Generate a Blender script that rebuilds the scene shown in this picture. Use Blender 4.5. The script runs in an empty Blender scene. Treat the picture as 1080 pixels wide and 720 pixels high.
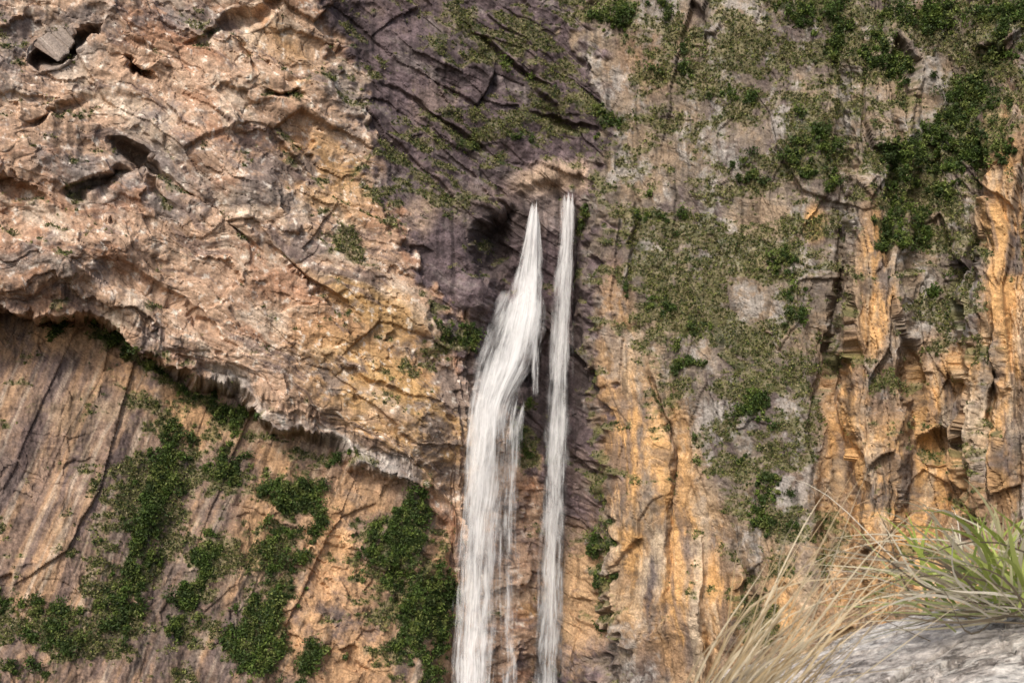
import bpy, math
import numpy as np
rng = np.random.default_rng(7)
R0 = 200.0; K = 1050.0; S = R0 / K
f4 = np.float32

# ------------------------------------------------------------------ noise
def gn(x, y, seed=0):
    x = np.asarray(x, f4); y = np.asarray(y, f4)
    x, y = np.broadcast_arrays(x, y)
    fx = np.floor(x); fy = np.floor(y)
    ix = fx.astype(np.int32); iy = fy.astype(np.int32); fx = x-fx; fy = y-fy
    x0 = ix.min(); y0 = iy.min(); W_ = int(ix.max()-x0+2); H_ = int(iy.max()-y0+2)
    a = np.random.default_rng(seed+1000).random(W_*H_, dtype=f4)*f4(2*np.pi)
    ca = np.cos(a); sa = np.sin(a)
    b = (iy-y0)*W_ + (ix-x0)
    wx = fx*fx*fx*(fx*(fx*6-15)+10); wy = fy*fy*fy*(fy*(fy*6-15)+10)
    def g(dx, dy):
        k = b + (dy*W_+dx)
        return ca[k]*(fx-dx) + sa[k]*(fy-dy)
    p = g(0,0); q = g(1,0); top = p+(q-p)*wx
    p = g(0,1); q = g(1,1); bot = p+(q-p)*wx
    return (top+(bot-top)*wy)*f4(1.5)
def fbm(x, y, o=5, seed=0, gain=.5):
    r = 0; a = 1.; t = 0
    for i in range(o):
        r = r + f4(a)*gn(x, y, seed+i*17); t += a; a *= gain; x = x*2.03+11.3; y = y*2.03-5.7
    return r*f4(1.4/t)
def frac(x, y, seed, o=7, g=.68, ridge=False):
    r = 0; a = 1.; t = 0
    for i in range(o):
        n = gn(x, y, seed+i*29)
        if ridge: n = .55-np.abs(n)*1.8
        r = r + f4(a)*n; t += a*a; a *= g; x = x*1.93+7.1; y = y*1.93-3.3
    return r*f4(1./math.sqrt(t))
def voro(x, y, seed=0):
    x = np.asarray(x, f4); y = np.asarray(y, f4)
    ix = np.floor(x).astype(np.int32); iy = np.floor(y).astype(np.int32)
    x0 = ix.min()-1; y0 = iy.min()-1; W_ = int(ix.max()-x0+2); H_ = int(iy.max()-y0+2)
    tb = np.random.default_rng(seed+5000).random((5, W_*H_), dtype=f4)
    gxs = np.tile(np.arange(W_), H_)+x0; gys = np.repeat(np.arange(H_), W_)+y0
    cxs = (gxs+tb[0]).astype(f4); cys = (gys+tb[1]).astype(f4)
    b0 = (iy-y0)*W_+(ix-x0)
    F1 = np.full(x.shape, 9., f4); F2 = F1.copy(); kk = b0.copy()
    for dy in (-1,0,1):
        for dx in (-1,0,1):
            k = b0+(dy*W_+dx)
            ex = x-cxs[k]; ey = y-cys[k]; d = np.sqrt(ex*ex+ey*ey)
            m = d < F1
            F2 = np.where(m, F1, np.minimum(F2, d)); F1 = np.where(m, d, F1); kk = np.where(m, k, kk)
    return F2-F1, tb[2][kk], tb[3][kk], tb[4][kk], x-cxs[kk], y-cys[kk]
def facets(x, y, seed, tilt=1.2):
    e,a,b,c,dx,dy = voro(x, y, seed)
    return (a-.5) + tilt*((b-.5)*dx + (c-.5)*dy), e, a
def ss(a, b, x):
    t = np.clip((x-a)/(b-a), 0, 1); return t*t*(3-2*t)
def lines(x, y, seed, w=.05):
    return 1-ss(0, w, np.abs(gn(x, y, seed)))
def ell(lst, U, V):
    M = np.zeros(U.shape, f4)
    for (u,v,ru,rv,ang,s) in lst:
        a = math.radians(ang); dx = U-u; dy = V-v
        p = dx*math.cos(a)+dy*math.sin(a); q = -dx*math.sin(a)+dy*math.cos(a)
        r = np.sqrt((p/ru)**2+(q/rv)**2)
        M = np.maximum(M, s*(1-ss(.35, 1.4, r)))
    return M

# ------------------------------------------------------------------ helpers
def mesh_obj(name, verts, quads, col=None, mat=None, smooth=False, parent=None):
    me = bpy.data.meshes.new(name)
    verts = np.ascontiguousarray(verts, dtype=np.float32); quads = np.ascontiguousarray(quads, dtype=np.int32)
    n = quads.shape[1]
    me.vertices.add(len(verts)); me.vertices.foreach_set('co', verts.ravel())
    me.loops.add(quads.size); me.loops.foreach_set('vertex_index', quads.ravel())
    me.polygons.add(len(quads)); me.polygons.foreach_set('loop_start', np.arange(0, quads.size, n, dtype=np.int32))
    if col is not None:
        at = me.color_attributes.new('Col', 'FLOAT_COLOR', 'POINT')
        c = np.ones((len(verts), 4), np.float32); c[:, :3] = col
        at.data.foreach_set('color', c.ravel())
    me.update(calc_edges=True)
    me.polygons.foreach_set('use_smooth', np.full(len(quads), smooth))
    ob = bpy.data.objects.new(name, me); bpy.context.scene.collection.objects.link(ob)
    if mat: me.materials.append(mat)
    if parent: ob.parent = parent
    return ob
def grid_quads(nr, nc, off=0):
    i = np.arange(nr-1)[:,None]*nc + np.arange(nc-1)[None,:]
    return (np.stack([i, i+nc, i+nc+1, i+1], -1).reshape(-1,4) + off)

# ------------------------------------------------------------------ materials
def new_mat(name):
    m = bpy.data.materials.new(name); m.use_nodes = True
    nt = m.node_tree; return m, nt, nt.nodes['Principled BSDF']
def rock_mat(name, scale, bump, dist, contrast=(.72,1.25)):
    m, nt, b = new_mat(name); N = nt.nodes; L = nt.links
    at = N.new('ShaderNodeAttribute'); at.attribute_name = 'Col'
    tc = N.new('ShaderNodeTexCoord')
    n1 = N.new('ShaderNodeTexNoise'); n1.inputs['Scale'].default_value = scale; n1.inputs['Detail'].default_value = 4; n1.inputs['Roughness'].default_value = .7
    L.new(tc.outputs['Object'], n1.inputs['Vector'])
    mr = N.new('ShaderNodeMapRange'); mr.inputs[1].default_value = .3; mr.inputs[2].default_value = .7
    mr.inputs[3].default_value = contrast[0]; mr.inputs[4].default_value = contrast[1]
    L.new(n1.outputs['Fac'], mr.inputs[0])
    mx = N.new('ShaderNodeVectorMath'); mx.operation = 'SCALE'
    L.new(at.outputs['Color'], mx.inputs[0]); L.new(mr.outputs[0], mx.inputs['Scale'])
    L.new(mx.outputs[0], b.inputs['Base Color'])
    bp = N.new('ShaderNodeBump'); bp.inputs['Strength'].default_value = bump; bp.inputs['Distance'].default_value = dist
    L.new(n1.outputs['Fac'], bp.inputs['Height']); L.new(bp.outputs[0], b.inputs['Normal'])
    b.inputs['Roughness'].default_value = .9; b.inputs['Specular IOR Level'].default_value = .2
    return m
def leaf_mat(name, transl=.25):
    m, nt, b = new_mat(name); N = nt.nodes; L = nt.links
    at = N.new('ShaderNodeAttribute'); at.attribute_name = 'Col'
    L.new(at.outputs['Color'], b.inputs['Base Color'])
    b.inputs['Roughness'].default_value = .6; b.inputs['Specular IOR Level'].default_value = .25
    t = N.new('ShaderNodeBsdfTranslucent'); L.new(at.outputs['Color'], t.inputs['Color'])
    mx = N.new('ShaderNodeMixShader'); mx.inputs[0].default_value = transl
    L.new(b.outputs[0], mx.inputs[1]); L.new(t.outputs[0], mx.inputs[2])
    L.new(mx.outputs[0], N['Material Output'].inputs['Surface'])
    return m
M_cliff = rock_mat('cliff_rock', 2.4, .45, .1, (.58,1.4))
M_ledge = rock_mat('pale_granite', 34., .9, .018, (.35,1.4))
M_leaf = leaf_mat('foliage')
M_blade = leaf_mat('grass_blades', .3)

# ------------------------------------------------------------------ cliff
def axis(lo, a, b, hi, st, co):
    return np.concatenate([np.arange(lo, a, co), np.arange(a, b, st), np.arange(b, hi, co)])
us = axis(-420, -30, 1110, 1500, 1.15, 7.); vs = axis(-300, -20, 740, 1000, 1.15, 7.)
U, V = np.meshgrid(us.astype(f4), vs.astype(f4))
X = (U-540)*f4(S); Z = (360-V)*f4(S)
w1 = fbm(X/16, Z/16, 4, 1); w2 = fbm(X/16, Z/16, 4, 50)
w3 = fbm(X/3.5, Z/3.5, 3, 71); w4 = fbm(X/3.5, Z/3.5, 3, 91)
Uw = U + 8*w1 + 3*w3; Vw = V + 8*w2 + 3*w4

rows = {
 -300: ([-420,0,340,420,600,700,860,900,1100,1500],[-45,-16,6,14,24,18,6,4,-6,-30]),
 0:   ([-420,0,335,380,480,600,650,760,870,905,960,1080,1500],[-45,-20,1,7,12,17,13,5,-5,-9,-11,-19,-40]),
 180: ([-420,0,300,385,440,520,590,625,660,760,860,890,905,960,975,1035,1046,1080,1500],[-48,-24,-3,5,9,13,19,15,10,1,-8,-6,-15,-17,-12,-18,-24,-27,-45]),
 330: ([-420,0,300,440,490,512,530,600,622,640,760,850,885,900,950,968,1010,1022,1080,1500],[-50,-27,-7,4,8,12,22,23,19,9,-1,-11,-8,-18,-20,-14,-18,-26,-30,-48]),
 520: ([-420,0,300,440,480,520,560,610,628,645,700,706,760,800,850,885,905,950,965,1010,1030,1080,1500],[-52,-30,-11,-1,8,17,23,23,16,7,2,5,-3,-8,-13,-11,-20,-23,-17,-20,-27,-31,-50]),
 720: ([-420,0,300,440,480,520,560,610,640,670,740,748,790,850,900,920,960,1010,1080,1500],[-54,-32,-14,-4,5,13,19,18,11,3,-4,0,-9,-14,-16,-23,-25,-22,-33,-52]),
 1000:([-420,0,300,500,600,700,900,1500],[-56,-35,-18,4,12,2,-22,-55])}
rk = sorted(rows)
prof = [np.interp(Uw, rows[k][0], rows[k][1]) for k in rk]
D = np.zeros(U.shape)
for i in range(len(rk)-1):
    t = np.clip((V-rk[i])/(rk[i+1]-rk[i]), 0, 1)
    m = (V >= rk[i]) & (V <= rk[i+1])
    D = np.where(m, prof[i]*(1-t)+prof[i+1]*t, D)
lipU = [-420,0,60,110,150,200,250,300,350,400,450,480,500]
lipV = [330,316,324,336,358,388,418,447,475,499,527,560,760]
lip0 = np.interp(U, lipU, lipV)
rag = frac(X/14, Z/40, 27, 6, .66)
lip = lip0 + 10*rag*ss(-60,60,U) + 5*rag
T = (lip0 - V)*S
below = ss(0, 15, V-lip) * (1-ss(455, 500, U+8*w1-(V-520)*.05))
step = np.interp(U, [-420,0,200,400,490],[15,15,13,8,6])
D += below*step - below*np.clip(V-lip,0,500)*.045
# undercut slopes gently back toward the lip (pale soffit)
D += (1-below)*ss(-34,0,V-lip)*3.0*(U<480)
ubU = np.interp(V, [-300,0,90,200,270,330,400,480],[270,335,378,398,432,470,500,560])
right = ss(-12, 12, Uw-ubU+30*w3)
rw = ss(-12, 12, Uw+34*w3-np.interp(V,[-300,0,150,200,720,1000],[560,610,640,622,640,700]))
purple = right*(1-rw); pink = (1-right)*(1-below); alc = below*(1-rw)
gully = purple*ss(190, 230, V)
pur_up = purple*(1-ss(190, 230, V))
caves = [(150,172,34,7,35,7),(105,192,30,8,-18,6),(70,48,34,6,-28,6),(146,66,16,7,40,6),(300,100,16,6,-5,5),(250,22,60,5,-25,3),
  (190,320,60,4,35,1.5),(165,205,22,6,50,3),(255,60,22,5,60,2.5),(60,120,40,4,-20,2),(310,160,30,4,50,2.5),(20,200,30,5,20,2.5),(230,230,50,4,38,2.5),(330,300,60,4,42,2),
  (515,262,16,34,0,5),(530,236,12,20,20,4),(545,400,12,12,0,2),(990,470,20,10,0,5),(960,395,8,30,0,3),(1025,280,6,50,0,4),(870,560,8,50,0,3),(700,440,6,50,-15,2.5),(668,250,5,60,0,2),(790,620,7,60,-12,3),
  (885,330,6,90,0,3.5),(948,180,6,50,0,3),(1046,420,5,90,0,3.5),(905,560,6,70,0,3),(612,290,7,90,0,2.5),(530,60,50,4,35,2.5),(470,130,60,4,30,2),(600,130,40,5,20,2)]
for c in caves: D += ell([(c[0],c[1],c[2],c[3],c[4],1.)], Uw, Vw)*c[5]
blocks = [(496,312,20,20,10,3.),(545,325,22,16,0,3.5),(580,185,34,12,-5,2),(545,400,14,10,0,3),(640,200,14,60,5,2),(720,640,40,60,-20,3),(80,260,80,30,0,3),(230,170,70,40,35,3)]
for c in blocks: D -= ell([(c[0],c[1],c[2],c[3],c[4],1.)], Uw, Vw)*c[5]

# relief in metres, outwards
Xw = X+1.5*w1+.15*w3; Zw = Z+1.5*w2+.15*w4
def rot(deg, a=None, b=None):
    a = Xw if a is None else a; b = Zw if b is None else b
    al = math.radians(deg); return a*math.cos(al)+b*math.sin(al), -a*math.sin(al)+b*math.cos(al)
rough = .12+.88*ss(-.25,.5,frac(X/22,Z/22,15,4))
rough2 = .12+.88*ss(-.25,.5,frac(X/16,Z/16,18,4))
Pl, Pq = rot(-36)
Tw = T + 3.*w1 + 1.4*w2
Hl, Hq = rot(58)
f0,_,i0 = facets(Pl/32, Pq/13, 99)
f1,e1,i1 = facets(Pl/13+.2*w3, Tw/5.5+.2*w4, 101, 1.7); f2,e2,i2 = facets(Pl/4.6+.25*w3, Pq/2.3+.25*w4, 111, 1.8); f3,e3,i3 = facets(Pl/1.6+.2*w3, Pq/1.0, 121, 1.6)
lp = np.maximum(lines(Pl/30, Tw/4.4, 141, .022), .8*lines(Pl/11,Hl/9,143,.03)*ss(0,.4,w3+.2))
strat = frac(Tw/9, Pl/70, 151, 6, .64)
rel_p = 2.0*f0 + .75*strat + 1.25*f1 + .55*f2*rough + .2*f3*rough2 + 1.5*frac(Pl/26,Pq/15,131,8,.48) + .42*frac(X/9,Z/8,135,6,.5,True)*rough2 - .3*lp
X2 = X+.4*w1; Z2 = Z+.4*w2
Ql, Qq = rot(66, X2, Z2)
g0,_,j0 = facets(Ql/40, Qq/8, 199); g1,h1,j1 = facets(Ql/22, Qq/3.4, 201)
la = lines(Ql/45,Qq/2.6,241,.02)
rel_a = 1.1*g0 + .2*g1 + .30*frac(Qq/7, Ql/90, 251, 6, .7) + 1.8*frac(X/24,Z/20,231,8,.5) + .6*rough*f1 + .4*rough*f2 + .25*frac(X/9,Z/8,235,6,.5,True)*rough2
ocm = ell([(370,590,80,95,0,1),(330,680,100,60,0,1),(30,345,90,26,0,.7)],U,V)
rel_a += ocm*(1.2*f1+.5*f2+.2*f3)
Rl, Rq = rot(-36)
k0,_,_ = facets(Rl/26, Rq/7, 299); k1,l1,m1 = facets(Rl/10, Rq/2.8, 301,1.6); k2,l2,m2 = facets(Rl/3.2, Rq/1.3, 311,1.6)
lu = lines(Rl/18,Rq/2.4,341,.025)
rel_u = 1.8*k0 + 1.1*k1 + .45*k2*rough + .5*frac(Rq/6,Rl/55,351,6,.66) + 1.4*frac(X/18,Z/15,331,8,.5) + .35*frac(X/6,Z/5,335,5,.5,True) - .2*lu
n0,_,q0 = facets(Xw/15, Zw/40, 399)
n1,o1,p1 = facets(Xw/5.5, Zw/15, 401,1.5); n2,o2,p2 = facets(Xw/2.3, Zw/4.5, 411,1.6); n3,o3,p3 = facets(Xw/1.05, Zw/1.5, 421,1.6)
Vl, Vq = rot(97)
lr = np.maximum(lines(Vl/40, Vq/3.8, 441, .03), .7*lines(Vl/14, Vq/1.7, 443, .045)*ss(-.1,.3,w2+.1))
bd = lines(Xw/12, (Zw+.3*X)/1.8, 447, .06)*ss(-.2,.3,w3)
farR = ss(850, 905, Uw)
upR = 1-ss(300,480,V+40*w1)
rel_r = 2.1*n0 + (1.1+1.7*farR)*n1 + (.42+.6*farR)*n2*rough + (.15+.14*farR)*n3*rough2 + 1.4*frac(X/16,Z/22,431,8,.49) + (.3+.35*farR)*frac(Vq/6,Vl/60,451,6,.68) + .3*upR*frac((Z+.3*X)/6,X/40,455,6,.68) + .3*frac(X/7,Z/8,457,5,.5,True)*rough2 - (.2+.5*farR)*lr - .2*bd
rel = pink*rel_p + alc*rel_a + purple*(1-alc)*rel_u + rw*rel_r

Y = R0 + D
P = np.stack([(U-540)/K*Y, Y, (360-V)/K*Y], -1)
def normals(P):
    du = np.gradient(P, axis=1); dv = np.gradient(P, axis=0)
    n = np.cross(dv, du); n /= np.linalg.norm(n, axis=-1, keepdims=True)+1e-9
    n[n[...,1] > 0] *= -1
    return n
def blur(a, k):
    for ax in (0,1):
        c = np.cumsum(np.concatenate([np.repeat(np.take(a,[0],ax),k+1,ax), a, np.repeat(np.take(a,[-1],ax),k,ax)],ax),ax,dtype=np.float64)
        n = a.shape[ax]
        a = (np.take(c, np.arange(2*k+1, 2*k+1+n), ax)-np.take(c, np.arange(0,n), ax))/(2*k+1)
    return a
rel = .6*rel + .4*blur(rel, 1) + .04*fbm(X/.9, Z/.9, 2, 501)
Nn = normals(blur(P, 6)); Nn[...,1] = np.minimum(Nn[...,1], -.6); Nn /= np.linalg.norm(Nn, axis=-1, keepdims=True)
P = P + Nn*rel[...,None]
FN = normals(P); FNs = normals(blur(P,2))

# ---------------------------------------------- colour
def C(*a): return np.array(a, f4)
def mixc(a, b, t): return a*(1-t[...,None]) + b*t[...,None]
def full(c): return np.broadcast_to(C(*c), U.shape+(3,)).copy()
na = frac(Pl/40, Tw/16, 601); nb = frac(Pl/24, Pq/14, 611, 8, .76); nc = fbm(X/1.8, Z/1.8, 4, 621,.65)
ne = frac(X/30, Z/24, 661, 8, .76)
streak = fbm(X/1.6, Z/26, 4, 641)
cp = full((.50,.335,.23))
cp = mixc(cp, C(.40,.225,.14), ss(-.1,.5,na))
cp = mixc(cp, C(.62,.49,.375), ss(.0,.55,nb)*.85)
cp = mixc(cp, C(.56,.35,.155), ell([(420,430,130,60,38,.95),(380,300,110,35,48,.95),(350,180,60,60,50,.65),(300,60,60,40,30,.5),(600,650,80,40,50,.9)],U,V)*ss(-.6,.3,na))
cp = mixc(cp, C(.22,.18,.165), ss(.1,.6,ne)*.8)
cp = mixc(cp, C(.21,.15,.13), ss(.25,.6,frac(Pl/26,Tw/5,667,6,.74))*.75)
cp = mixc(cp, C(.25,.215,.20), ell([(130,180,110,40,10,.8),(60,50,90,30,-25,.7),(30,290,70,30,0,.75),(370,480,80,12,30,.6),(360,120,26,90,-20,.7),(410,220,16,70,-30,.6),(160,20,90,20,0,.6)],U,V)*ss(-.5,.3,nb))
soff = ss(-34,-4,V-lip)*ss(150,210,U)*(1-ss(430,500,U))
cp = mixc(cp, C(.44,.40,.365), soff*.75*ss(-.5,.4,nb))
cp = mixc(cp, C(.72,.65,.56), ss(.28,.5,nc)*.65)
ca = full((.235,.16,.12))
q1 = frac(Ql/60, Qq/5, 701, 7, .72); q2 = frac(Ql/50, Qq/2, 711, 6, .72)
ca = mixc(ca, C(.39,.245,.145), ss(-.1,.45,q1)*.85)
ca = mixc(ca, C(.46,.375,.29), ss(.1,.6,q2)*.6)
ca = mixc(ca, C(.125,.092,.088), ss(.0,.5,frac(Ql/60,Qq/6,721,7,.7))*.8)
ca = mixc(ca, C(.13,.10,.09), ss(.05,.55,ne)*.65)
ca = mixc(ca, C(.42,.30,.19), ss(.1,.6,-ne)*.4)
ca = mixc(ca, C(.54,.325,.17), ell([(370,570,60,75,0,.95),(350,660,70,70,20,.9),(200,440,60,30,35,.9),(30,350,80,26,0,.95),(270,560,26,70,20,.75),(150,400,60,25,30,.75),(470,600,20,60,0,.7),(400,700,90,30,0,.8),(300,490,50,16,30,.7)],U,V)*ss(-.6,.3,nb))
ng = frac(X/20, Z/18, 811, 8, .76)
cu = full((.15,.11,.115))
cu = mixc(cu, C(.27,.225,.21), ss(.1,.6,frac(Rl/30,Rq/9,801,7,.76))*.75)
cu = mixc(cu, C(.075,.056,.058), ss(.0,.5,ng)*.8)
cu = mixc(cu, C(.22,.16,.13), ss(.1,.6,-ng)*.5)
cu *= (1-.35*ss(.0,.4,fbm(X/1.4,Z/16,4,817)))[...,None]
cu = mixc(cu, C(.54,.39,.28), ell([(578,188,40,16,-8,1.),(440,230,18,30,30,.7),(612,185,12,18,0,.8)],U,V)*ss(-.9,-.1,nb))
cu = mixc(cu, C(.44,.29,.165), gully*ell([(600,640,60,100,25,.95),(545,560,30,80,0,.6),(560,700,90,60,0,.9)],U,V)*ss(-.6,.3,nb))
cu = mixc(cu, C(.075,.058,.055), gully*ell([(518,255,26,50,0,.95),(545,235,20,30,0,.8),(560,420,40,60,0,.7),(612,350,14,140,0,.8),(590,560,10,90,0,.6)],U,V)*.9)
nh = frac(X/22, Z/26, 901, 8, .76)
cr = full((.235,.19,.15))
cr = mixc(cr, C(.12,.092,.088), ss(-.15,.45,nh)*.88)
cr = mixc(cr, C(.32,.225,.145), ss(.05,.5,-nh)*.6)
om = ell([(668,520,38,150,-6,1.),(720,600,60,130,-20,.9),(700,470,40,90,-15,.75),(745,660,50,90,0,.9),(925,300,22,90,0,1),(895,470,24,140,0,.95),(1062,330,28,230,0,.95),(950,520,90,90,0,.95),(860,640,60,80,0,.7),(860,235,14,20,0,.9),(1000,420,60,60,0,.85),(650,350,20,70,0,.5),(980,640,120,80,0,.85),(690,60,50,40,-40,.3)],U,V)
cr = mixc(cr, C(.57,.335,.145), np.clip(om*1.25,0,1)*ss(-.6,.05,frac(Xw/10,Zw/26,911,6,.66)))
cr = mixc(cr, C(.61,.475,.33), np.clip(om+.1,0,1)*ss(.0,.55,frac(Xw/7,Zw/30,921,6,.72))*.7)
cr = mixc(cr, C(.37,.34,.31), (1-om)*ss(.0,.5,frac(Xw/9,Zw/12,931,7,.78))*.8)
cr = mixc(cr, C(.17,.125,.10), om*ss(.05,.5,frac(Vq/6,Vl/44,941,6,.72))*.85)
cr = mixc(cr, C(.14,.115,.10), om*ss(.15,.55,ne)*.7)
col = cp*pink[...,None] + ca*alc[...,None] + cu*(purple*(1-alc))[...,None] + cr*rw[...,None]
col /= np.maximum((pink+alc+purple*(1-alc)+rw)[...,None], .3)
col *= (1-.4*ss(.1,.4,streak)*ss(-.1,.35,w2+.15))[...,None]
tint = np.where(rw>.5, .5*p2+.5*p1, np.where(alc>.5, .5*i2+.5*i1, np.where(pink>.5, .5*i2+.5*i1, .5*m2+.5*m1)))
col *= (.82+.36*tint)[...,None]
edge = np.where(rw>.5, lr, np.where(alc>.5, .5*la, np.where(pink>.5, lp, lu)))
col *= (1-.45*edge)[...,None]
col *= (1+.36*np.clip(nc,-1,1))[...,None]

# ---------------------------------------------- vegetation masks
G = [(520,135,110,32,-3,.72),(470,205,70,22,25,.6),(560,60,100,22,28,.56),(600,110,60,45,0,.62),(640,10,70,25,0,.66),(480,60,110,50,25,.48),
 (760,60,150,80,0,.68),(900,60,80,70,0,.74),(1020,25,90,50,0,.9),(860,150,55,70,0,.74),(720,285,82,95,0,.78),(680,120,60,60,0,.56),(800,440,75,150,12,.68),
 (745,340,60,60,0,.68),(690,230,42,20,0,.82),(830,250,60,100,0,.6),(980,190,75,85,0,.78),(990,320,50,50,0,.6),(893,300,16,140,0,.5),
 (475,350,34,38,20,.8),(395,200,18,70,-20,.45),(366,250,14,50,-30,.35),(635,560,12,100,0,.75),(628,400,8,90,0,.6),(553,470,12,45,0,.65),(612,270,8,60,0,.55),
 (150,370,110,18,32,.62),(250,440,120,18,32,.66),(390,495,60,14,20,.5),(165,520,60,130,18,.56),(290,580,36,120,18,.58),(430,620,50,90,0,.7),(60,655,90,40,10,.56),(220,620,34,110,18,.54),
 (1020,130,70,60,0,.72),(770,200,60,60,0,.6),(700,400,40,80,-15,.54),(310,150,12,40,0,.35),(600,30,200,40,0,.54),(820,560,30,60,0,.64),(800,660,30,50,0,.52),(1040,60,60,40,0,.76),(110,600,36,120,20,.5)]
Bm = [(135,366,60,9,30,.76),(225,425,54,12,32,.76),(250,490,26,28,20,.72),(312,525,36,24,20,.82),(178,465,18,56,18,.66),(155,555,30,70,18,.62),(275,670,30,56,14,.84),(298,595,22,60,18,.7),
 (415,590,34,48,-20,.82),(448,650,36,72,5,.88),(383,570,18,28,0,.72),(440,545,20,34,0,.8),(40,640,56,9,15,.68),(60,675,44,8,15,.62),(128,640,20,60,14,.62),(205,620,16,70,18,.62),
 (700,228,30,8,0,.85),(621,228,8,22,0,.9),(985,165,62,48,0,.82),(1020,115,44,34,0,.8),(950,240,36,28,0,.76),(1065,40,40,28,0,.86),(480,352,24,16,20,.84),(25,705,36,12,10,.7),(325,700,22,26,10,.7),
 (940,60,34,26,0,.7),(1000,20,70,24,0,.76),(635,600,8,70,0,.74),(880,40,30,24,0,.7),(550,455,9,30,0,.74),(690,310,30,26,0,.52),(815,540,18,44,0,.7),(760,470,26,30,0,.62),(980,300,24,14,0,.7),(865,165,28,40,0,.7),(62,345,20,7,0,.6),(340,560,14,10,0,.66),
 (800,180,24,22,0,.62),(720,60,30,12,0,.66),(780,100,34,14,0,.64),(300,457,26,7,30,.7),(1050,160,22,32,0,.74),(800,430,18,34,0,.64),(640,20,36,9,0,.66),(520,150,46,7,0,.64),(680,15,36,12,0,.66),(860,20,66,14,0,.7),(370,488,24,7,25,.66),
 (730,370,30,30,0,.55),(830,300,20,50,0,.58),(640,130,20,20,0,.56),(560,80,40,6,30,.56)]
GM = ell(G, U+12*w3, V+12*w4); BM = ell(Bm, U+22*w3, V+22*w4)
vn = frac(X/14., Z/8, 1001, 8, .8)*1.0; ledge = np.clip(FNs[...,2], -.6, .8)
base_g = .44*rw*(1-om*.9)*(1-.3*ss(500,620,V))+.30*pur_up
veg = ss(.0, .2, np.maximum(GM,base_g) +.04+ .68*vn + .55*ledge - .54)
bn = np.where(alc>.5, frac(Ql/16,Qq/5,1013,7,.8), frac(X/8,Z/8,1011,7,.78))
bush = ss(.0, .12, BM + .95*bn + .35*ledge - .58)*ss(.12,.3,BM)
veg = np.maximum(veg*.9, bush)
gcol = mixc(full((.15,.145,.056)), C(.08,.092,.032), ss(-.2,.4,fbm(X/3,Z/3,4,1021)))
gcol = mixc(gcol, C(.25,.215,.12), ss(.0,.35,fbm(X/2.2,Z/2.2,4,1031))*.8)
gcol = mixc(gcol, C(.05,.07,.022), bush)
col = mixc(col, gcol, veg*.8)
col = np.clip(col, .015, .8)
nr, ncol = U.shape
cliff = mesh_obj('rock_cliff', P.reshape(-1,3), grid_quads(nr,ncol), col.reshape(-1,3), M_cliff)

# ---------------------------------------------- leaves
def leaf_mass(centers, rad, nl, size, colr, flat=.8, up=.0):
    n = len(centers); idx = np.repeat(np.arange(n), nl); N = len(idx)
    d = rng.normal(size=(N,3)); d /= np.linalg.norm(d,axis=1,keepdims=True)
    r = rng.random(N)**.45
    lump = 1+.3*np.sin(d[:,0]*5+idx)+.25*np.sin(d[:,2]*7+idx*1.7)
    off = d*(r*lump*rad[idx])[:,None]; off[:,2] *= flat
    c = centers[idx]+off
    a = rng.normal(size=(N,3)); a[:,2] += up; a /= np.linalg.norm(a,axis=1,keepdims=True)
    b = np.cross(a, rng.normal(size=(N,3))); b /= np.linalg.norm(b,axis=1,keepdims=True)
    s = size[idx]*(.6+.8*rng.random(N))
    a = a*s[:,None]; b = b*(s*.45)[:,None]
    v = np.stack([c+a, c+b, c-a, c-b],1).reshape(-1,3)
    cc = colr[idx]*(.6+.8*rng.random(N))[:,None]
    return v, np.arange(N*4).reshape(-1,4), np.repeat(cc,4,0)
def scatter(mask, n):
    su = np.where((us>-30)&(us<1110), 1., 4.); sv = np.where((vs>-20)&(vs<740), 1., 4.)
    w = (mask*su[None,:]*sv[:,None]).ravel(); cs = np.cumsum(w)
    return np.minimum(np.searchsorted(cs, rng.random(n)*cs[-1]), len(w)-1)
Pf = P.reshape(-1,3); Nf = FN.reshape(-1,3)
k = scatter(np.clip(veg-.25,0,1)*(1-.6*bush), 90000)
rad = .2+.7*rng.random(len(k))**2.8
ctr = Pf[k] + Nf[k]*(rad*.3)[:,None]; ctr[:,2] += rad*.3
pal = np.array([[.15,.165,.045],[.10,.125,.035],[.25,.26,.08],[.28,.245,.13],[.07,.09,.03],[.17,.16,.065],[.20,.17,.09],[.055,.08,.025]])
cc = pal[rng.integers(0,8,len(k))]
mesh_obj('cliff_grass', *leaf_mass(ctr, rad, 8, .13+.12*rng.random(len(k)), cc, .8, .8), M_leaf)
k = scatter(np.clip(bush-.2,0,1), 5000)
rad = .3+1.25*rng.random(len(k))**2.6
ctr = Pf[k] + Nf[k]*(rad*.7)[:,None]; ctr[:,2] += rad*.35
pal = np.array([[.055,.09,.022],[.085,.135,.028],[.045,.07,.02],[.14,.19,.04],[.07,.10,.03],[.17,.20,.055]])
cc = pal[rng.integers(0,6,len(k))]
mesh_obj('cliff_bushes', *leaf_mass(ctr, rad, 60, .19+.12*rng.random(len(k)), cc, .95), M_leaf)

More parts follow.
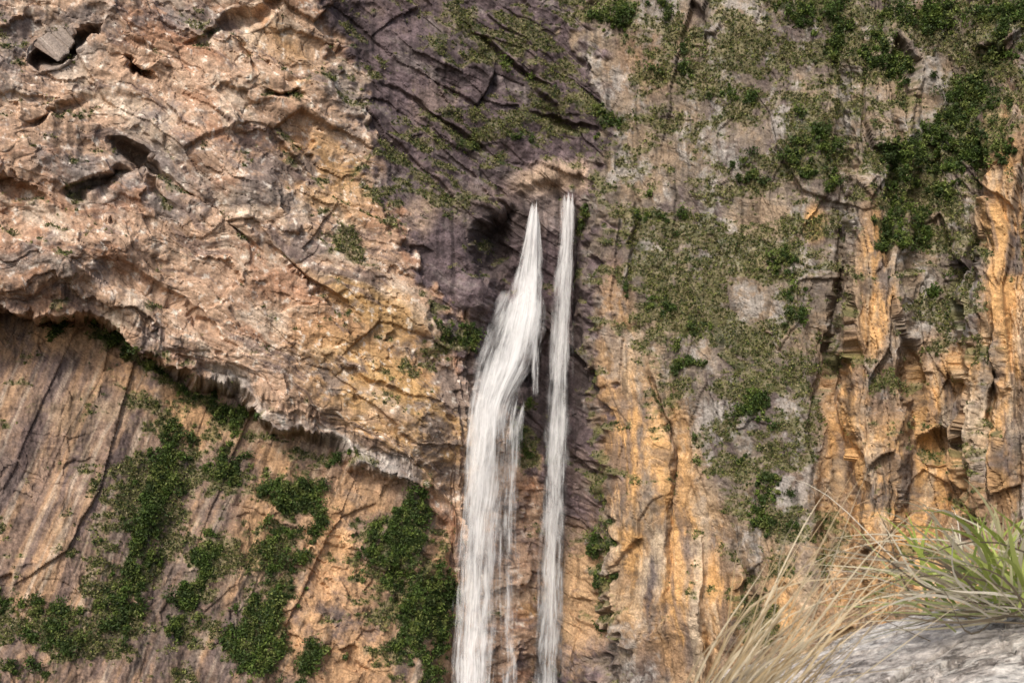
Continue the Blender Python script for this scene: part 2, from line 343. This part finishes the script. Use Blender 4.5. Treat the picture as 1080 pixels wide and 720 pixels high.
# ------------------------------------------------------------------ waterfalls
def water_mat():
    m, nt, b = new_mat('falling_water'); N = nt.nodes; L = nt.links
    uv = N.new('ShaderNodeUVMap'); uv.uv_map = 'UVMap'
    def noise(sx, sy, det):
        mp = N.new('ShaderNodeMapping'); mp.inputs['Scale'].default_value = (sx, sy, 1)
        L.new(uv.outputs[0], mp.inputs[0])
        n = N.new('ShaderNodeTexNoise'); n.inputs['Scale'].default_value = 1; n.inputs['Detail'].default_value = det; n.inputs['Roughness'].default_value = .64
        L.new(mp.outputs[0], n.inputs['Vector']); return n.outputs['Fac']
    def math_(op, x, y):
        n = N.new('ShaderNodeMath'); n.operation = op
        for i, q in enumerate((x, y)):
            if isinstance(q, (int, float)): n.inputs[i].default_value = q
            else: L.new(q, n.inputs[i])
        return n.outputs[0]
    a = noise(.8, .035, 5); c = noise(.45, .14, 6); d = noise(1.8, .22, 4)
    s = math_('ADD', math_('MULTIPLY', a, 5.2), math_('ADD', math_('MULTIPLY', c, 4.2), math_('MULTIPLY', d, 2.0)))
    s = math_('SUBTRACT', s, 6.1)
    at = N.new('ShaderNodeAttribute'); at.attribute_name = 'dens'
    s = math_('ADD', s, at.outputs['Fac'])
    mr = N.new('ShaderNodeMapRange'); mr.interpolation_type = 'SMOOTHSTEP'; mr.inputs[1].default_value = -1.0; mr.inputs[2].default_value = 2.4
    mr.inputs[3].default_value = 0; mr.inputs[4].default_value = .86
    L.new(s, mr.inputs[0])
    b.inputs['Base Color'].default_value = (.88,.87,.86,1); b.inputs['Roughness'].default_value = .8
    t = N.new('ShaderNodeBsdfTranslucent'); t.inputs[0].default_value = (.85,.85,.85,1)
    m1 = N.new('ShaderNodeMixShader'); m1.inputs[0].default_value = .15
    L.new(b.outputs[0], m1.inputs[1]); L.new(t.outputs[0], m1.inputs[2])
    tr = N.new('ShaderNodeBsdfTransparent')
    m2 = N.new('ShaderNodeMixShader'); L.new(mr.outputs[0], m2.inputs[0]); L.new(tr.outputs[0], m2.inputs[1]); L.new(m1.outputs[0], m2.inputs[2])
    L.new(m2.outputs[0], N['Material Output'].inputs['Surface'])
    return m
M_water = water_mat()
def wall_y(uL, uR, v):
    j = np.argmin(np.abs(vs-v)); i0 = np.searchsorted(us, uL); i1 = max(np.searchsorted(us, uR), i0+1)
    return P[j, i0:i1, 1].min()
vv0 = np.arange(200, 770, 2.)
def fall_y(pts):
    L_ = np.interp(vv0, pts[:,0], pts[:,1]); R_ = np.interp(vv0, pts[:,0], pts[:,2])
    yw = np.array([wall_y(l-2, r+2, v) for l, r, v in zip(L_, R_, vv0)])
    yw = np.minimum.accumulate(yw)
    for n in (41, 31):
        ker = np.ones(n)/n; yw = np.convolve(np.pad(yw,n//2,mode='edge'), ker, 'valid')
    return yw-.5
def waterfall(name, env, ribbons):
    yenv = fall_y(np.array(env, float))
    allv=[]; allq=[]; uvs=[]; dens=[]; off=0
    for (pts, dn, layers, push, fin, fout) in ribbons:
        pts = np.array(pts, float); vv = np.arange(pts[0,0], pts[-1,0], 2.)
        L_ = np.interp(vv, pts[:,0], pts[:,1]); R_ = np.interp(vv, pts[:,0], pts[:,2])
        if len(vv) > 40:
            for arr in (L_, R_): arr[6:-6] = np.convolve(arr, np.ones(13)/13, 'valid')
        yw = np.interp(vv, vv0, yenv)
        for ly in range(layers):
            na_ = 30; a = np.linspace(0,1,na_); sd = rng.random()*50
            A, VV = np.meshgrid(a, vv)
            Lx = L_[:,None]; Rx = R_[:,None]; wd = Rx-Lx
            g_ = np.clip((VV-vv[0])/150,0,1)
            wob = fbm(VV/110+sd, A*.7+sd, 3, 5+ly)*(.07*wd+.8)*g_
            Uu = Lx-.2*wd+1.4*wd*A + wob
            y = yw[:,None] - push - .6*ly - .9*(1-(2*A-1)**2)*np.clip(wd/40,0,1) + .4*fbm(A*4+sd, VV/60, 3, 9+ly)
            allv.append(np.stack([(Uu-540)/K*y, y, (360-VV)/K*y],-1).reshape(-1,3))
            allq.append(grid_quads(len(vv), na_, off)); off += A.size
            wm = (R_-L_).mean()*S
            uvs.append(np.stack([A*wm*1.9+sd, VV*S+sd*3],-1).reshape(-1,2))
            e = np.clip(1-np.abs(2*A-1)**1.3,0,1)
            d = dn + 1.7*e - 2.4*(1-e)**3 + .6*fbm(VV/45+sd*2,A*2,3,31) - .4*ss(400,720,VV)
            if fin: d = d - 4.*(1-ss(0,fin,VV-vv[0]+16*fbm(A*5+sd,A*0,2,77)))
            if fout: d = d - 4.*(1-ss(0,fout,vv[-1]-VV))
            d = d + .6*(1-ss(0,70,VV-214))*e
            dens.append(np.broadcast_to(d, A.shape).ravel())
    ob = mesh_obj(name, np.concatenate(allv), np.concatenate(allq), None, M_water, True)
    me = ob.data
    uvl = me.uv_layers.new(name='UVMap'); li = np.zeros(len(me.loops), np.int32); me.loops.foreach_get('vertex_index', li)
    uvl.data.foreach_set('uv', np.concatenate(uvs)[li].astype(np.float32).ravel())
    at = me.attributes.new('dens','FLOAT','POINT'); at.data.foreach_set('value', np.concatenate(dens).astype(np.float32))
    return ob
env1 = [(200,560,566),(214,560,568),(250,550,569),(308,528,572),(345,513,570),(450,490,548),(560,480,545),(760,470,540)]
main = [
 ([(208,561,568),(222,559,568),(235,556,569),(250,553,570),(280,546,571),(308,538,572),(345,532,570),(410,522,564)], .1, 2, 0, 18, 80),
 ([(296,532,572),(312,526,572),(345,514,571),(385,501,562),(412,497,546),(435,494,536),(500,487,532),(560,482,528),(620,479,525),(770,475,519)], -.25, 2, .3, 22, 0),
 ([(345,516,545),(420,496,528),(560,485,510),(770,478,502)], -.4, 1, .9, 70, 0),
 ([(395,540,564),(450,530,553),(550,524,547),(770,524,550)], -.9, 1, 0, 50, 0),
 ([(300,561,570),(360,560,568),(450,560,571)], -.4, 1, 0, 20, 60),
 ([(440,480,566),(560,466,558),(770,454,560)], -2.2, 1, .6, 120, 0)]
sec = [
 ([(200,592,607),(240,590,607),(300,584,606),(400,577,602),(500,571,599),(600,566,597),(770,558,595)], -.6, 2, 0, 16, 0),
 ([(206,595,606),(300,588,601),(400,582,597),(770,566,586)], -.6, 1, .5, 14, 0),
 ([(400,572,608),(560,560,604),(770,546,606)], -2.2, 1, .3, 120, 0)]
waterfall('waterfall', env1, main)
waterfall('waterfall.001', [(200,591,607),(300,583,605),(500,571,598),(770,560,592)], sec)

# ------------------------------------------------------------------ foreground ledge
gx = np.concatenate([np.linspace(-3,.3,120,endpoint=False), np.linspace(.3,2.2,680,endpoint=False), np.linspace(2.2,6,140)])
gy = np.concatenate([np.linspace(-1.5,1.9,120,endpoint=False), np.linspace(1.9,3.2,460,endpoint=False), np.linspace(3.2,4.4,60)])
GX, GY = np.meshgrid(gx.astype(f4), gy.astype(f4))
wv = .10*fbm(GX*1.2, GY*1.2, 4, 2001)
dd = np.clip(1.44-GX, 0, 9)
top = -.715 - .30*dd**2 - .03*dd + .02*np.clip(GX-1.44,0,9) + .03*(2.7-GY)
low = -1.25 + .05*fbm(GX, GY, 4, 2011)
top = np.maximum(top, -1.6)
bnd = ss(.05, .45, GX + 1.*wv)
zz = low*(1-bnd)+top*bnd
far = np.clip(GY-(2.72+wv*1.2+.12*np.sin(GX*2)),0,9)
zz = zz - far**1.5*3.2
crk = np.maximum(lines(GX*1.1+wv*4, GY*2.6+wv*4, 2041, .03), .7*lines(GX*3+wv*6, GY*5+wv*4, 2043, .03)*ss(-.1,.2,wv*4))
zz += .04*frac(GX*1.2, GY*1.2, 2021, 8, .56) + .03*facets(GX*2.2+wv, GY*2.6, 2031,1.8)[0] + .01*facets(GX*9, GY*9, 2033)[0] - .03*crk
lc = np.broadcast_to(C(.48,.43,.385), GX.shape+(3,)).copy()
lc = mixc(lc, C(.14,.12,.105), ss(.0,.35,frac(GX*2.5,GY*3,2051,8,.84))*.9)
lc = mixc(lc, C(.68,.635,.575), ss(.0,.35,frac(GX*4,GY*5,2061,7,.84))*.8)
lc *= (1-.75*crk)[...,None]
lc = mixc(lc, C(.14,.11,.08), (1-bnd)*.8)
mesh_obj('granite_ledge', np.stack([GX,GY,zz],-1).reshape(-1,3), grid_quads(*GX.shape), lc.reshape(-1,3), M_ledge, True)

def blades(name, roots, tips, width, cols, sag, seg=9, curl=.0):
    n = len(roots); t = np.linspace(0,1,seg)
    vec = tips-roots; ln = np.linalg.norm(vec,axis=1)
    up = np.array([0,0,1.])
    c = roots[:,None,:] + vec[:,None,:]*t[None,:,None] + up*(sag*ln)[:,None,None]*(4*t*(1-t))[None,:,None]
    side = np.cross(vec, np.array([0,1.,.3])+rng.normal(size=(n,3))*.35); side /= np.linalg.norm(side,axis=1,keepdims=True)
    c = c + side[:,None,:]*(curl*ln*rng.normal(size=n))[:,None,None]*np.sin(t*math.pi*1.5)[None,:,None]
    w = width[:,None]*(1-t**1.8)[None,:]*(.6+.4*np.sin(np.clip(t*4,0,1.57)))[None,:]+.0003
    a = c+side[:,None,:]*w[...,None]*.5; b = c-side[:,None,:]*w[...,None]*.5
    v = np.stack([a,b],2).reshape(-1,3)
    base = (np.arange(n)*seg*2)[:,None]+np.arange(seg-1)[None,:]*2
    q = np.stack([base,base+1,base+3,base+2],-1).reshape(-1,4)
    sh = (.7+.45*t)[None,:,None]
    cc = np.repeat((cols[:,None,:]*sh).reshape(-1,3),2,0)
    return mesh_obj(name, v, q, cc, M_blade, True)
def W(u,v,y): 
    u=np.asarray(u,float); v=np.asarray(v,float); y=np.asarray(y,float)
    return np.stack([(u-540)/K*y, y*np.ones_like(u), (360-v)/K*y],-1)
n=95
ru = rng.normal(1062,38,n); rv = 636+rng.normal(0,9,n); ry = rng.uniform(2.35,2.65,n)
ang = rng.uniform(math.radians(40),math.radians(172),n); ln = rng.uniform(40,150,n)
roots = W(ru,rv,ry); tips = W(ru+np.cos(ang)*ln, rv-np.sin(ang)*ln*.9, ry+rng.normal(0,.18,n))
pal = np.array([[.38,.46,.10],[.50,.57,.17],[.22,.29,.07],[.60,.56,.32],[.64,.58,.42]])
blades('grass_tuft', roots, tips, rng.uniform(.008,.015,n), pal[rng.choice(5,n,p=[.3,.28,.14,.15,.13])], rng.uniform(.02,.2,n), 10, .07)
n=75
ru = rng.normal(1075,38,n); rv = 642+rng.normal(0,9,n); ry = rng.uniform(2.3,2.6,n)
tu = rng.uniform(810,1010,n); tv = rng.uniform(530,685,n)
pal = np.array([[.66,.60,.46],[.56,.50,.35],[.36,.40,.17],[.72,.66,.54],[.20,.16,.11]])
blades('grass_tuft', W(ru,rv,ry), W(tu,tv,ry+rng.normal(0,.15,n)), rng.uniform(.004,.008,n), pal[rng.integers(0,5,n)], rng.uniform(-.05,.16,n), 12, .08)
n=125
ru = rng.normal(742,16,n)+rng.choice([0,55],n,p=[.8,.2]); rv = 772+rng.normal(0,12,n); ry = rng.uniform(1.4,1.8,n)
a = rng.normal(46,11,n)*math.pi/180; ln = rng.uniform(110,300,n)
tu = ru+np.cos(a)*ln; tv = rv-np.sin(a)*ln
pal = np.array([[.66,.53,.34],[.56,.43,.25],[.72,.62,.44],[.42,.31,.18]])
blades('dry_grass', W(ru,rv,ry), W(tu,tv,ry+rng.normal(0,.12,n)), rng.uniform(.002,.004,n), pal[rng.integers(0,4,n)], rng.uniform(0,.1,n), 10, .04)

# ------------------------------------------------------------------ light, sky, camera
w = bpy.data.worlds.new('World'); bpy.context.scene.world = w; w.use_nodes = True
nt = w.node_tree; sky = nt.nodes.new('ShaderNodeTexSky'); sky.sky_type = 'NISHITA'; sky.sun_disc = False
el = math.radians(44); az = math.radians(204)
sky.sun_elevation = el; sky.sun_rotation = az; sky.dust_density = 4.0
nt.links.new(sky.outputs[0], nt.nodes['Background'].inputs[0]); nt.nodes['Background'].inputs[1].default_value = .15
sd = bpy.data.lights.new('sun','SUN'); sd.energy = 2.9; sd.angle = math.radians(10); sd.color = (1,.95,.87)
so = bpy.data.objects.new('sun', sd); bpy.context.scene.collection.objects.link(so)
from mathutils import Vector
dirv = Vector((math.sin(az)*math.cos(el), math.cos(az)*math.cos(el), math.sin(el)))
so.rotation_euler = dirv.to_track_quat('Z','Y').to_euler(); so.location = dirv*50
cd = bpy.data.cameras.new('camera'); cam = bpy.data.objects.new('camera', cd); bpy.context.scene.collection.objects.link(cam)
cam.rotation_euler = (math.pi/2,0,0); cd.lens = 35; cd.sensor_width = 36; cd.clip_start = .05; cd.clip_end = 2000
cd.dof.use_dof = True; cd.dof.focus_distance = 195; cd.dof.aperture_fstop = 14
sc = bpy.context.scene; sc.camera = cam
sc.view_settings.view_transform = 'Standard'; sc.view_settings.look = 'None'; sc.view_settings.exposure = 0
